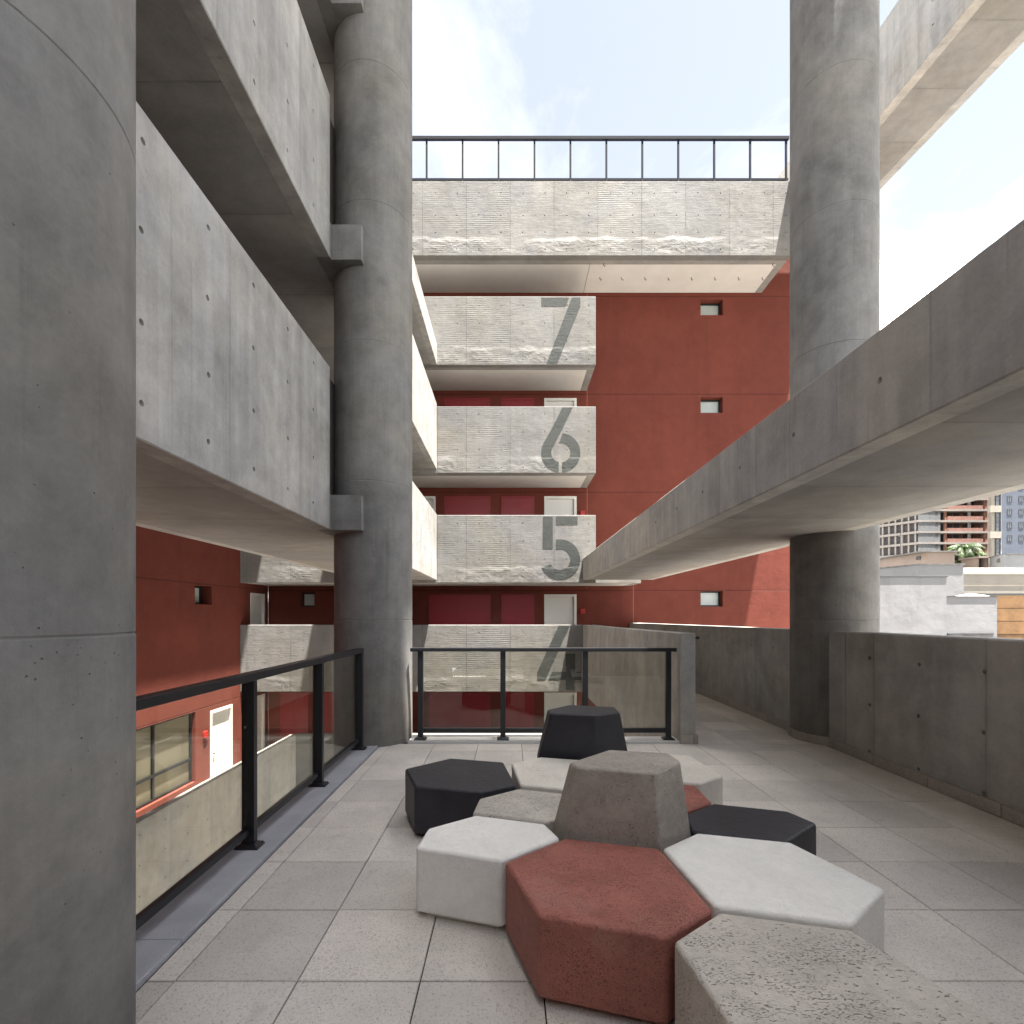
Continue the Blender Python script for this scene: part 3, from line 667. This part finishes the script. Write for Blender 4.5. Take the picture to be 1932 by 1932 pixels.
def base_plate(mb, x, y, z, a, c):
    lo = [(x - a, y - c, z), (x + a, y - c, z), (x + a, y + c, z), (x - a, y + c, z)]; mid = [(p[0], p[1], z + .008) for p in lo]
    hi = [(x + (p[0] - x) * .62, y + (p[1] - y) * .62, z + .028) for p in lo]; mb.loft([lo, mid, hi])
def bolts(mb, x, y, z, a, c):
    for sx in (-1, 1):
        for sy in (-1, 1): mb.tube([(x + sx * a * .82, y + sy * c * .8, z + .006), (x + sx * a * .82, y + sy * c * .8, z + .02)], .008, 6)
RXC = -1.66
t = thing('glass_railing', (RXC, 2, .022), 'left glass railing with black posts along the granite kerb', 'railing', 'glass railings of the terrace')
ps = [-2.75 + 1.19 * k for k in range(1)] + [-1.55, -.36, .83, 2.02, 3.22, 4.38, 5.56]
b = MB(); b.box(RXC - .045, RXC + .035, -2.4, 5.62, 1.08, 1.13); b.build('top_rail', 'metal', t, bevel=.004)
for y in ps[1:]:
    b = MB(); b.box(RXC - .04, RXC + .04, y - .022, y + .022, .022, 1.08); o = b.build('post', 'metal', t, bevel=.003)
    b = MB(); base_plate(b, RXC, y, .0221, .075, .05); bolts(b, RXC, y, .022, .075, .05); b.build('base_plate', 'metal', o)
for y0, y1 in zip(ps[1:], ps[2:]):
    b = MB(); b.box(RXC - .03, RXC + .012, y0 + .023, y1 - .023, .105, .145); b.build('bottom_rail', 'metal', t, bevel=.003)
    b = MB(); b.box(RXC - .015, RXC - .005, y0 + .023, y1 - .023, .146, 1.079); b.build('glass_pane', 'glass', t)
FY = 5.985
t = thing('glass_railing', (.4, FY, .026), 'front glass railing with black posts between the column and the square pier', 'railing', 'glass railings of the terrace')
px = [(q - CX) / K * FY for q in (793.5, 949, 1104, 1260.5)]
b = MB(); b.box(-1.175, 1.966, FY - .035, FY + .035, 1.066, 1.110); b.build('top_rail', 'metal', t, bevel=.004)
for x in px:
    b = MB(); b.box(x - .031, x + .031, FY - .025, FY + .025, .026, 1.066); o = b.build('post', 'metal', t, bevel=.003)
    b = MB(); base_plate(b, x, FY, .0261, .07, .055); bolts(b, x, FY, .026, .07, .055); b.build('base_plate', 'metal', o)
for x0, x1 in zip(px, px[1:]):
    b = MB(); b.box(x0 + .032, x1 - .032, FY - .014, FY + .026, .105, .16); b.build('bottom_rail', 'metal', t, bevel=.003)
    b = MB(); b.box(x0 + .032, x1 - .032, FY + .002, FY + .012, .161, 1.065); b.build('glass_pane', 'glass', t)

# ------------------------------------------------------------------ hexagonal seats
Q = [(.2818, 2.607), (.742, 2.49), (.795, 1.967), (.5575, 1.795), (.105, 1.929), (-.027, 2.352)]
QR = [(.748, 2.492), (.984, 2.67), (1.424, 2.559), (1.577, 2.115), (1.269, 1.867), (.806, 1.993)]
P_ = [(-.471, 2.495), (-.446, 2.723), (-.197, 2.905), (.197, 2.782), (.262, 2.604), (-.042, 2.36)]
def sh(L, dx, dy): return [(x + dx, y + dy) for x, y in L]
def inset(poly, d):
    cx_ = sum(p[0] for p in poly) / len(poly); cy_ = sum(p[1] for p in poly) / len(poly); o = []
    for x, y in poly:
        v = Vector((x - cx_, y - cy_)); v = v * (1 - d / v.length); o.append((cx_ + v.x, cy_ + v.y))
    return o
def seat_obj(poly, mat, label, top=None, h=.352):
    c = (sum(p[0] for p in poly) / len(poly), sum(p[1] for p in poly) / len(poly))
    t = thing('hexagonal_seat', (c[0], c[1], 0), label, 'seat', 'hexagonal concrete seats in one cluster')
    poly = inset(poly, .004)
    b = MB(); rings = [[(x, y, .03) for x, y in poly]]
    if top: rings += [[(x, y, .31) for x, y in poly], [(x, y, .705) for x, y in inset(top, -.012)]]
    else: rings += [[(x, y, h) for x, y in poly]]
    b.loft(rings); o = b.build('seat_block', mat, t, bevel=.018, seg=4, smooth=True); weight(o)
    b = MB(); b.prism(inset(poly, .06), .001, .034); b.build('base', 'slate_dark' if 'black' in mat else mat, t)
seat_obj(Q, 'seat_red', 'rust red hexagonal seat at the front of the cluster')
seat_obj(P_, 'seat_white', 'white hexagonal seat to the left of the front rust red seat')
seat_obj(QR, 'seat_white', 'large white hexagonal seat to the right of the front rust red seat')
seat_obj(sh(QR, -.175, -.71), 'seat_grey', 'pitted grey hexagonal seat nearest the viewer, cut off by the bottom right frame')
seat_obj(sh(P_, .25, .44), 'seat_grey', 'pitted beige hexagonal seat between the left black seat and the left white seat')
seat_obj([(-.788, 3.773), (-.478, 4.058), (-.046, 3.948), (.045, 3.41), (-.196, 3.27), (-.642, 3.38)], 'seat_black', 'black hexagonal seat at the left of the cluster, nearest the left railing')
seat_obj(sh(QR, -.74, 1.42), 'seat_cream', 'cream hexagonal seat between the left black seat and the tall black block')
seat_obj(sh(Q, .735, 1.64), 'seat_cream', 'cream hexagonal seat at the back right of the cluster')
seat_obj(sh(P_, 1.436, .18), 'seat_black', 'black hexagonal seat at the right of the cluster, behind the large white seat')
seat_obj([(.53, 3.24), (.83, 3.52), (1.255, 3.41), (1.245, 3.10), (.98, 2.915), (.53, 3.04)], 'seat_red', 'rust red seat mostly hidden behind the tall grey block')
seat_obj([(.285, 2.622), (.745, 2.508), (.975, 2.69), (.955, 2.885), (.53, 3.018), (.225, 2.80)], 'seat_tall', 'tall tapered grey block in the middle of the cluster',
         [(.356, 2.66), (.729, 2.548), (.92, 2.757), (.905, 2.913), (.587, 2.975), (.332, 2.728)])
seat_obj([(.225, 4.14), (.68, 4.015), (1.01, 4.27), (.985, 4.44), (.60, 4.60), (.23, 4.33)], 'seat_black', 'tall tapered black block at the back of the cluster, before the front railing',
         [(.343, 4.085), (.666, 4.02), (.888, 4.128), (.897, 4.36), (.524, 4.46), (.325, 4.24)])

# ------------------------------------------------------------------ city beyond the parapet
def Xp(x, Y): return (x - CX) / K * Y
def Zp(y, Y): return EYE + (CY - y) / K * Y
def city_wall(name, col, bump=.03, rough=.9):
    t = MT(name, rough, .2); n1 = t.noise(.5, 5, .6); n2 = t.noise(.55, 6, .5); st = t.noise(1.2, 4, .6, sc=(1, 1, .12))
    v = t.math('ADD', 1.0, t.hsum((t.mapr(n1, .3, .7, -1, 1), .05), (t.mapr(st, .55, .75), -.12)))
    return t.finish(t.mix(1.0, col, t.gray(v), 'MULTIPLY'), t.hsum((n2, bump * 3), (t.noise(14, 4), .006)), 1.0, .8)
M['city_white'] = city_wall('white_render', (.195, .195, .199), .03)
M['city_cream'] = city_wall('cream_render', (.25, .23, .198), .02)
M['city_pink'] = city_wall('pale_pink_render', (.24, .193, .165), .02)
M['city_grey'] = city_wall('grey_render', (.25, .255, .26), .02)
M['city_slab'] = city_wall('bare_concrete', (.28, .255, .235), .02)
M['city_block'] = simple('grey_blockwork', (.165, .172, .18), .9, .1, 1.5, .16)
M['city_brick'] = simple('raw_orange_brick', (.25, .135, .10), .9, .1, 1.0, .2)
M['city_net'] = simple('faded_pink_safety_net', (.29, .165, .14), .9, .1, 2.0, .2)
M['city_blue'] = city_wall('blue_grey_render', (.088, .10, .126), .015)
M['city_orange'] = simple('amber_timber_panel', (.155, .086, .038), .6, .3, 1.2, .35)
M['city_dark'] = simple('dark_opening', (.055, .055, .06), .6, .3)
M['city_pane'] = simple('city_window_pane', (.075, .085, .10), .2, .6)
M['zinc'] = simple('weathered_zinc', (.12,.115,.11), .7, .3, 2.0, .4)
def building(name, loc, label): return thing(name, loc, label, 'building')
YA = 28.0
t = building('white_wall', (Xp(1700, YA), YA, -9), 'plain white rendered building wall just beyond the right parapet, taller part'); x0, x1 = Xp(1590, YA), Xp(1786, YA)
b = MB(); b.box(x0, x1, YA, YA + 6, -9.05, Zp(1089, YA)); b.build('wall', 'city_white', t)
b = MB(); b.box(x0 - .02, x1 + .04, YA - .05, YA + 6.02, Zp(1089, YA), Zp(1087, YA)); b.build('coping', 'city_dark', t)
t = building('white_wall', (Xp(1830, YA), YA, -9), 'lower white rendered building wall beside the amber panels'); x2, x3 = x1 + .002, Xp(1884.5, YA)
b = MB(); b.box(x2, x3, YA + .1, YA + 6, -9.05, Zp(1126, YA)); b.build('wall', 'city_white', t)
b = MB(); b.box(x2 + .06, x3 + .02, YA + .05, YA + 6.02, Zp(1126, YA), Zp(1124.2, YA)); b.build('coping', 'city_dark', t)
b = MB(); b.box(Xp(1790, YA), Xp(1875, YA), YA + .03, YA + .12, Zp(1250, YA), Zp(1196.5, YA)); b.build('shutter', 'zinc', t)
b = MB(); b.box(Xp(1789, YA), Xp(1876, YA), YA + .0, YA + .1, Zp(1196.4, YA), Zp(1195, YA)); b.build('lintel', 'city_dark', t)
t = building('panel_wall', (Xp(1930, YA), YA, -9), 'amber and brown timber panel wall at the right edge')
x4 = Xp(1885.5, YA); b = MB(); b.box(x4, x4 + 6, YA + .32, YA + 5, -9.05, Zp(1124, YA)); b.build('wall', 'city_dark', t)
ys = [1123, 1147.5, 1172.3, 1197, 1222, 1247]
for k in range(5):
    for j in range(3):
        b = MB(); b.box(x4 + j * 2.0 + .01, x4 + j * 2.0 + 1.99, YA + .2 + random.uniform(0, .03), YA + .31, Zp(ys[k + 1], YA) + .015, Zp(ys[k], YA) - .015); b.build('panel', 'city_orange', t)
Y2 = 40.0
t = building('cream_house', (Xp(1734, Y2), Y2, -9), 'cream flat roofed house behind the taller white wall')
b = MB(); xa, xb = Xp(1734, Y2), Xp(1818, Y2); far = (Xp(1655, 43.5), 43.5)
b.prism([(xa, Y2), (xb, Y2), (xb + 1, Y2 + 9), (far[0] + 1, Y2 + 9), far], -9.05, Zp(1065.5, Y2)); b.build('wall', 'city_white', t)
b = MB(); b.prism([(xa - .05, Y2 - .1), (xb + .05, Y2 - .1), (xb + 1.1, Y2 + 9.1), (far[0] + 1, Y2 + 9.1), (far[0] - .1, far[1])], Zp(1065.5, Y2), Zp(1063.5, Y2)); b.build('coping', 'zinc', t)
Y3 = 46.0
t = building('cream_building', (Xp(1870, Y3), Y3, -9), 'long low cream building with a corrugated metal roof edge')
xa, xb = Xp(1800, Y3), Xp(2010, Y3)
b = MB(); b.box(xa, xb, Y3, Y3 + 10, -9.05, Zp(1083.5, Y3)); b.build('wall', 'city_cream', t)
b = MB(); b.box(xa, xb, Y3 - .12, Y3 - .002, Zp(1084, Y3), Zp(1082, Y3)); b.box(xa, xb, Y3 - .05, Y3 - .003, Zp(1106, Y3), Zp(1104.8, Y3)); b.build('cornice', 'city_cream', t)
b = MB(); b.box(xa, xb, Y3 - .4, Y3 - .003, Zp(1122.5, Y3), Zp(1120, Y3)); b.build('gutter', 'city_dark', t)
b = MB(); n = 90
for k in range(n):
    u0 = xa + (xb - xa) * k / n; u1 = u0 + (xb - xa) / n * .6
    b.box(u0, u1, Y3 + .3, Y3 + 5, Zp(1082.5, Y3), Zp(1082.5, Y3) + .08)
b.face([(xa, Y3, Zp(1082.8, Y3)), (xb, Y3, Zp(1082.8, Y3)), (xb, Y3 + 5, Zp(1071, Y3 + 5)), (xa, Y3 + 5, Zp(1071, Y3 + 5))]); b.build('roof', 'zinc', t)
Y4 = 55.0
t = building('pink_house', (Xp(1750, Y4), Y4, -9), 'pale pink house with a thin flat roof, behind the cream house')
xa, xb = Xp(1750, Y4), Xp(1801, Y4); far = (Xp(1650, 63), 63.0)
b = MB(); b.prism([(xa, Y4), (xb, Y4), (xb + 2, Y4 + 10), (far[0] + 2, Y4 + 10), far], -9.05, Zp(1042, Y4)); b.build('wall', 'city_pink', t)
b = MB(); b.prism([(xa - .9, Y4 - .3), (xb + .4, Y4 - .3), (xb + 2.2, Y4 + 10), (far[0], Y4 + 10), (far[0] - .3, far[1])], Zp(1041.9, Y4), Zp(1039.5, Y4)); b.build('roof', 'zinc', t)
u = Vector((far[0] - xa, far[1] - Y4)); L_ = u.length; u.normalize()
b = MB(); b.obox((xa, Y4), (u.x, u.y), .9, 1.5, -.06, .05, Zp(1054, Y4), Zp(1047.5, Y4)); b.build('window', 'city_dark', t)
Y5 = 52.0
t = building('rooftop_shed', (Xp(1895, Y5), Y5, -9), 'grey concrete rooftop shed with a small vent, under the blue tower')
xa, xb, xl = Xp(1895, Y5), Xp(1990, Y5), Xp(1867, Y5 + 3)
b = MB(); b.prism([(xa, Y5), (xb, Y5), (xb, Y5 + 5), (xl, Y5 + 3)], -9, Zp(1046, Y5)); b.build('wall', 'city_grey', t)
b = MB(); b.prism([(xa, Y5 - .15), (xb, Y5 - .15), (xb, Y5 + 5.1), (xl - .15, Y5 + 3)], Zp(1046, Y5), Zp(1044.6, Y5)); b.build('roof', 'zinc', t)
u = Vector((xl - xa, 3.0)).normalized()
b = MB(); b.obox((xa, Y5), (u.x, u.y), .9, 1.55, -.05, .05, Zp(1059, Y5), Zp(1051.5, Y5)); b.build('vent', 'zinc', t)
t = building('small_lean_to', (Xp(1855, Y5), Y5 + 3, -9), 'small pale lean to with a dark opening beside the grey shed')
b = MB(); yy = Y5 + 3.2
for a, c, z0, z1 in ((1844, 1847, 1069, 1053), (1861, 1865, 1069, 1051)): b.box(Xp(a, yy), Xp(c, yy), yy, yy + 2, Zp(z0, yy) - 3, Zp(z1, yy))
b.build('wall', 'city_pink', t)
b = MB(); b.box(Xp(1842, yy), Xp(1866, yy), yy - .3, yy + 2.2, Zp(1053, yy), Zp(1050, yy)); b.build('roof', 'city_pink', t)
b = MB(); b.box(Xp(1847, yy) + .005, Xp(1861, yy) - .005, yy + .6, yy + 1.9, -9, Zp(1053.2, yy)); b.build('opening', 'city_dark', t)
# white canopy peak
Yc = 36.0; xa, xb = Xp(1828, Yc), Xp(1874, Yc); xm = (xa + xb) / 2; z0 = Zp(1125, Yc); z1 = Zp(1118.5, Yc); hw = (xb - xa) / 2
t = thing('canopy_tent', (xm, Yc + hw, -9), 'white canopy peak just showing over the lower white wall', 'canopy')
b = MB(); base_ = [(xa, Yc, z0), (xb, Yc, z0), (xb, Yc + 2 * hw, z0), (xa, Yc + 2 * hw, z0)]
for k in range(4): b.face([base_[k], base_[(k + 1) % 4], (xm, Yc + hw, z1)])
b.build('roof', 'white_paint', t)
for x, y in ((xa, Yc), (xb, Yc), (xb, Yc + 2 * hw), (xa, Yc + 2 * hw)):
    b = MB(); b.box(x - .04, x + .04, y - .04, y + .04, -9.1, z0); b.build('leg', 'zinc', t)

# blue grey tower
YH = 116.0
t = building('apartment_tower', (Xp(1889, YH), YH, -9), 'blue grey apartment tower with square windows at the right edge')
x0 = Xp(1889, YH); b = MB(); b.prism([(x0, YH), (x0 + 22, YH), (x0 + 38, YH + 16), (x0 + 16, YH + 16)], -9, 52); b.build('wall', 'city_blue', t)
for c in range(7):
    xw = Xp(1900, YH) + c * 2.66
    for r_ in range(-3, 8):
        zc = Zp(941.5, YH) + 3.01 * r_
        if zc < 10: continue
        b = MB(); f = .13
        a0, a1, e0, e1 = xw, xw + 1.13, zc - .72, zc + .72
        b.box(a0, a0 + f, YH - .08, YH - .002, e0, e1); b.box(a1 - f, a1, YH - .08, YH - .002, e0, e1); b.box(a0 + f, a1 - f, YH - .08, YH - .002, e0, e0 + f); b.box(a0 + f, a1 - f, YH - .08, YH - .002, e1 - f, e1); b.box((a0 + a1) / 2 - .05, (a0 + a1) / 2 + .05, YH - .07, YH - .003, e0 + f, e1 - f)
        o = b.build('window', 'city_dark', t)
        b = MB(); b.box(a0 + f, a1 - f, YH - .03, YH - .001, e0 + f, e1 - f); b.build('pane', 'city_pane', o)
t = building('cream_tower', (Xp(1875, YH), YH, -9), 'narrow cream tower side with dark glazing and balcony slabs, left of the blue tower')
xa, xb = Xp(1868, YH), x0 - .01
b = MB(); b.prism([(xa + .9, YH + .5), (xb + .46, YH + .5), (xb + 13, YH + 14), (xa + 13.2, YH + 14)], -9, 52); b.build('wall', 'city_cream', t)
for k in range(-2, 4):
    zc = Zp(1009, YH) + 5.95 * k
    if zc < 8: continue
    b = MB(); b.box(xa, xb, YH - .1, YH + .49, zc - .75, zc + .75); b.build('balcony', 'city_cream', t)
    b = MB(); b.box(Xp(1881, YH), Xp(1888, YH), YH + .3, YH + .498, zc + .76, zc + 5.19); o = b.build('window', 'city_dark', t)
    for q in range(4):
        b = MB(); b.box(Xp(1881, YH) + .1, Xp(1888, YH) - .1, YH + .26, YH + .298, zc + .9 + q * 1.05, zc + 1.8 + q * 1.05); b.build('pane', 'city_pane', o)
# building under construction
YG = 137.0
t = building('unfinished_building', (Xp(1773, YG), YG, -9), 'unfinished apartment block with bare slabs, raw brick and pink safety nets')
xa, xb = Xp(1773, YG), Xp(1863, YG); xg = Xp(1731, YG)
b = MB(); b.prism([(xg, YG - .2), (xa - .01, YG - .2), (xa - .01, YG + 3), (xg + 10, YG + 12)], -9, 50); b.build('wall', 'city_block', t)
b = MB(); b.box(xb + .02, xb + .9, YG + .1, YG + 12, -9, 50); b.build('side_wall', 'city_pink', t)
b = MB(); b.box(xa, xb, YG + 2.2, YG + 11, -9, 50); b.build('brick_wall', 'city_brick', t)
zs0 = Zp(942, YG)
uw = Vector((Xp(1655, 145.2) - xg, 145.2 - YG)); LW = uw.length; uw.normalize(); uw = (uw.x, uw.y)
b = MB(); b.obox((xg - .02, YG - .2), uw, 0, LW, .9, 8, -9, 50); b.build('wing_wall', 'city_pink', t)
for k in range(-6, 4):
    z = zs0 + 2.985 * k
    if z < 9: continue
    b = MB(); b.box(xa, xb, YG - .3, YG + 2.2, z - .27, z + .27); b.build('floor_slab', 'city_slab', t)
    b = MB(); b.box(xg, xa - .02, YG - .32, YG - .21, z - .2, z + .2); b.build('band', 'city_slab', t)
    b = MB(); b.box(Xp(1763.5, YG), Xp(1768.5, YG), YG - .26, YG - .202, z - 1.0, z - .45); b.build('window', 'city_dark', t)
    for p0, p1 in ((1787, 1791), (1799.5, 1808), (1812.5, 1821.5), (1831, 1849)):
        b = MB(); b.box(Xp(p0, YG), Xp(p1, YG), YG + 1.9, YG + 2.19, z - 2.0, z - .4); b.build('window', 'city_dark', t)
    b = MB(); b.box(Xp(1786, YG), Xp(1853, YG), YG - .25, YG - .2, z - 2.7, z - 1.75 + random.uniform(-.1, .1)); b.build('safety_net', 'city_net', t)
    for p in (1784, 1829.5, 1860):
        b = MB(); b.box(Xp(p, YG) - .25, Xp(p, YG) + .25, YG - .1, YG + .4, z - 2.7, z - .28); b.build('pillar', 'city_brick' if p != 1829.5 else 'city_slab', t)
    b = MB(); b.obox((xg - .02, YG - .2), uw, 0, LW, -.3, .9, z - .3, z + .3); b.build('floor_slab', 'city_slab', t)
    for q in range(6):
        a = .9 + q * LW / 6.2
        b = MB(); b.obox((xg - .02, YG - .2), uw, a, a + .85, .55, .899, z - 2.3, z - .32); b.build('window', 'city_dark', t)
        b = MB(); b.obox((xg - .02, YG - .2), uw, a - .45, a - .1, .0, .89, z - 2.68, z - .31); b.build('pillar', 'city_slab', t)
# antenna pole
b = MB(); Yq = 60; b.tube([(Xp(1699.5, Yq), Yq, Zp(1052, Yq) - 4), (Xp(1699.5, Yq), Yq, Zp(1006, Yq))], .05, 6); b.box(Xp(1695, Yq), Xp(1704, Yq), Yq - .03, Yq + .03, Zp(1012, Yq), Zp(1011, Yq)); b.build('antenna', 'zinc', None, (Xp(1699.5, Yq), Yq, 0))
tag(bpy.data.objects['antenna'], 'thin pale antenna pole on the roof of the pink house', 'antenna')

# palm tree
def leafmat():
    t = MT('palm_leaf', .55, .35); oi = t.n.new('ShaderNodeObjectInfo')
    c = t.mix(oi.outputs['Random'], (.022, .045, .009), (.058, .092, .022)); n = t.noise(3, 4)
    return t.finish(t.mix(1.0, c, t.gray(t.mapr(n, .3, .7, .7, 1.3)), 'MULTIPLY'))
M['leaf'] = leafmat(); M['bark'] = simple('palm_bark', (.30, .26, .20), .9, .1, 3, .3)
YP = 66.0
def palm(px_, py_, base_px, spread, nf, label, seed):
    rnd = random.Random(seed)
    cx_, cz = Xp(px_, YP), Zp(py_, YP); bx, bz = Xp(base_px[0], YP), Zp(base_px[1], YP)
    t = thing('palm_tree', (bx, YP, -9), label, 'tree')
    b = MB(); b.tube([(bx, YP, -9), (bx, YP, bz), (bx + (cx_ - bx) * .35, YP, bz + (cz - bz) * .5), (cx_, YP, cz)], [.26, .2, .17, .14], 8); b.build('trunk', 'bark', t)
    for k in range(nf):
        az = 2 * math.pi * k / nf + rnd.uniform(-.2, .2); el = rnd.uniform(-.1, 1.25); L = spread * rnd.uniform(.8, 1.15)
        pts = []; p = Vector((cx_, YP, cz)); e = el
        for q in range(8):
            pts.append(p.copy()); d = Vector((math.cos(az) * math.cos(e), math.sin(az) * math.cos(e), math.sin(e))); p = p + d * (L / 7); e -= .30
        b = MB(); side = Vector((-math.sin(az), math.cos(az), 0))
        for q in range(7):
            b.face([pts[q] - side * .02, pts[q] + side * .02, pts[q + 1] + side * .02, pts[q + 1] - side * .02])
            for w in range(7):
                m = pts[q].lerp(pts[q + 1], w / 7); ax = (pts[q + 1] - pts[q]).normalized()
                ll = .62 * spread / 2.4 * math.sin(math.pi * min(.97, (q + w / 7 + .8) / 8)) * rnd.uniform(.8, 1.2)
                for sg in (-1, 1):
                    tip = m + side * sg * ll * .75 + ax * ll * .5 + Vector((0, 0, -ll * rnd.uniform(.3, .75)))
                    b.face([m, m + ax * .05, tip])
        b.build('frond', 'leaf', t, merge=False)
palm(1818, 1037, (1812, 1066), 2.5, 44, 'bright green palm tree with a full crown between the pale houses', 3)
palm(1842, 1046, (1840, 1072), 1.5, 22, 'smaller palm to the right of the full crowned palm', 5)
palm(1808, 1060, (1806, 1075), 1.1, 16, 'low palm shoot at the foot of the full crowned palm', 8)
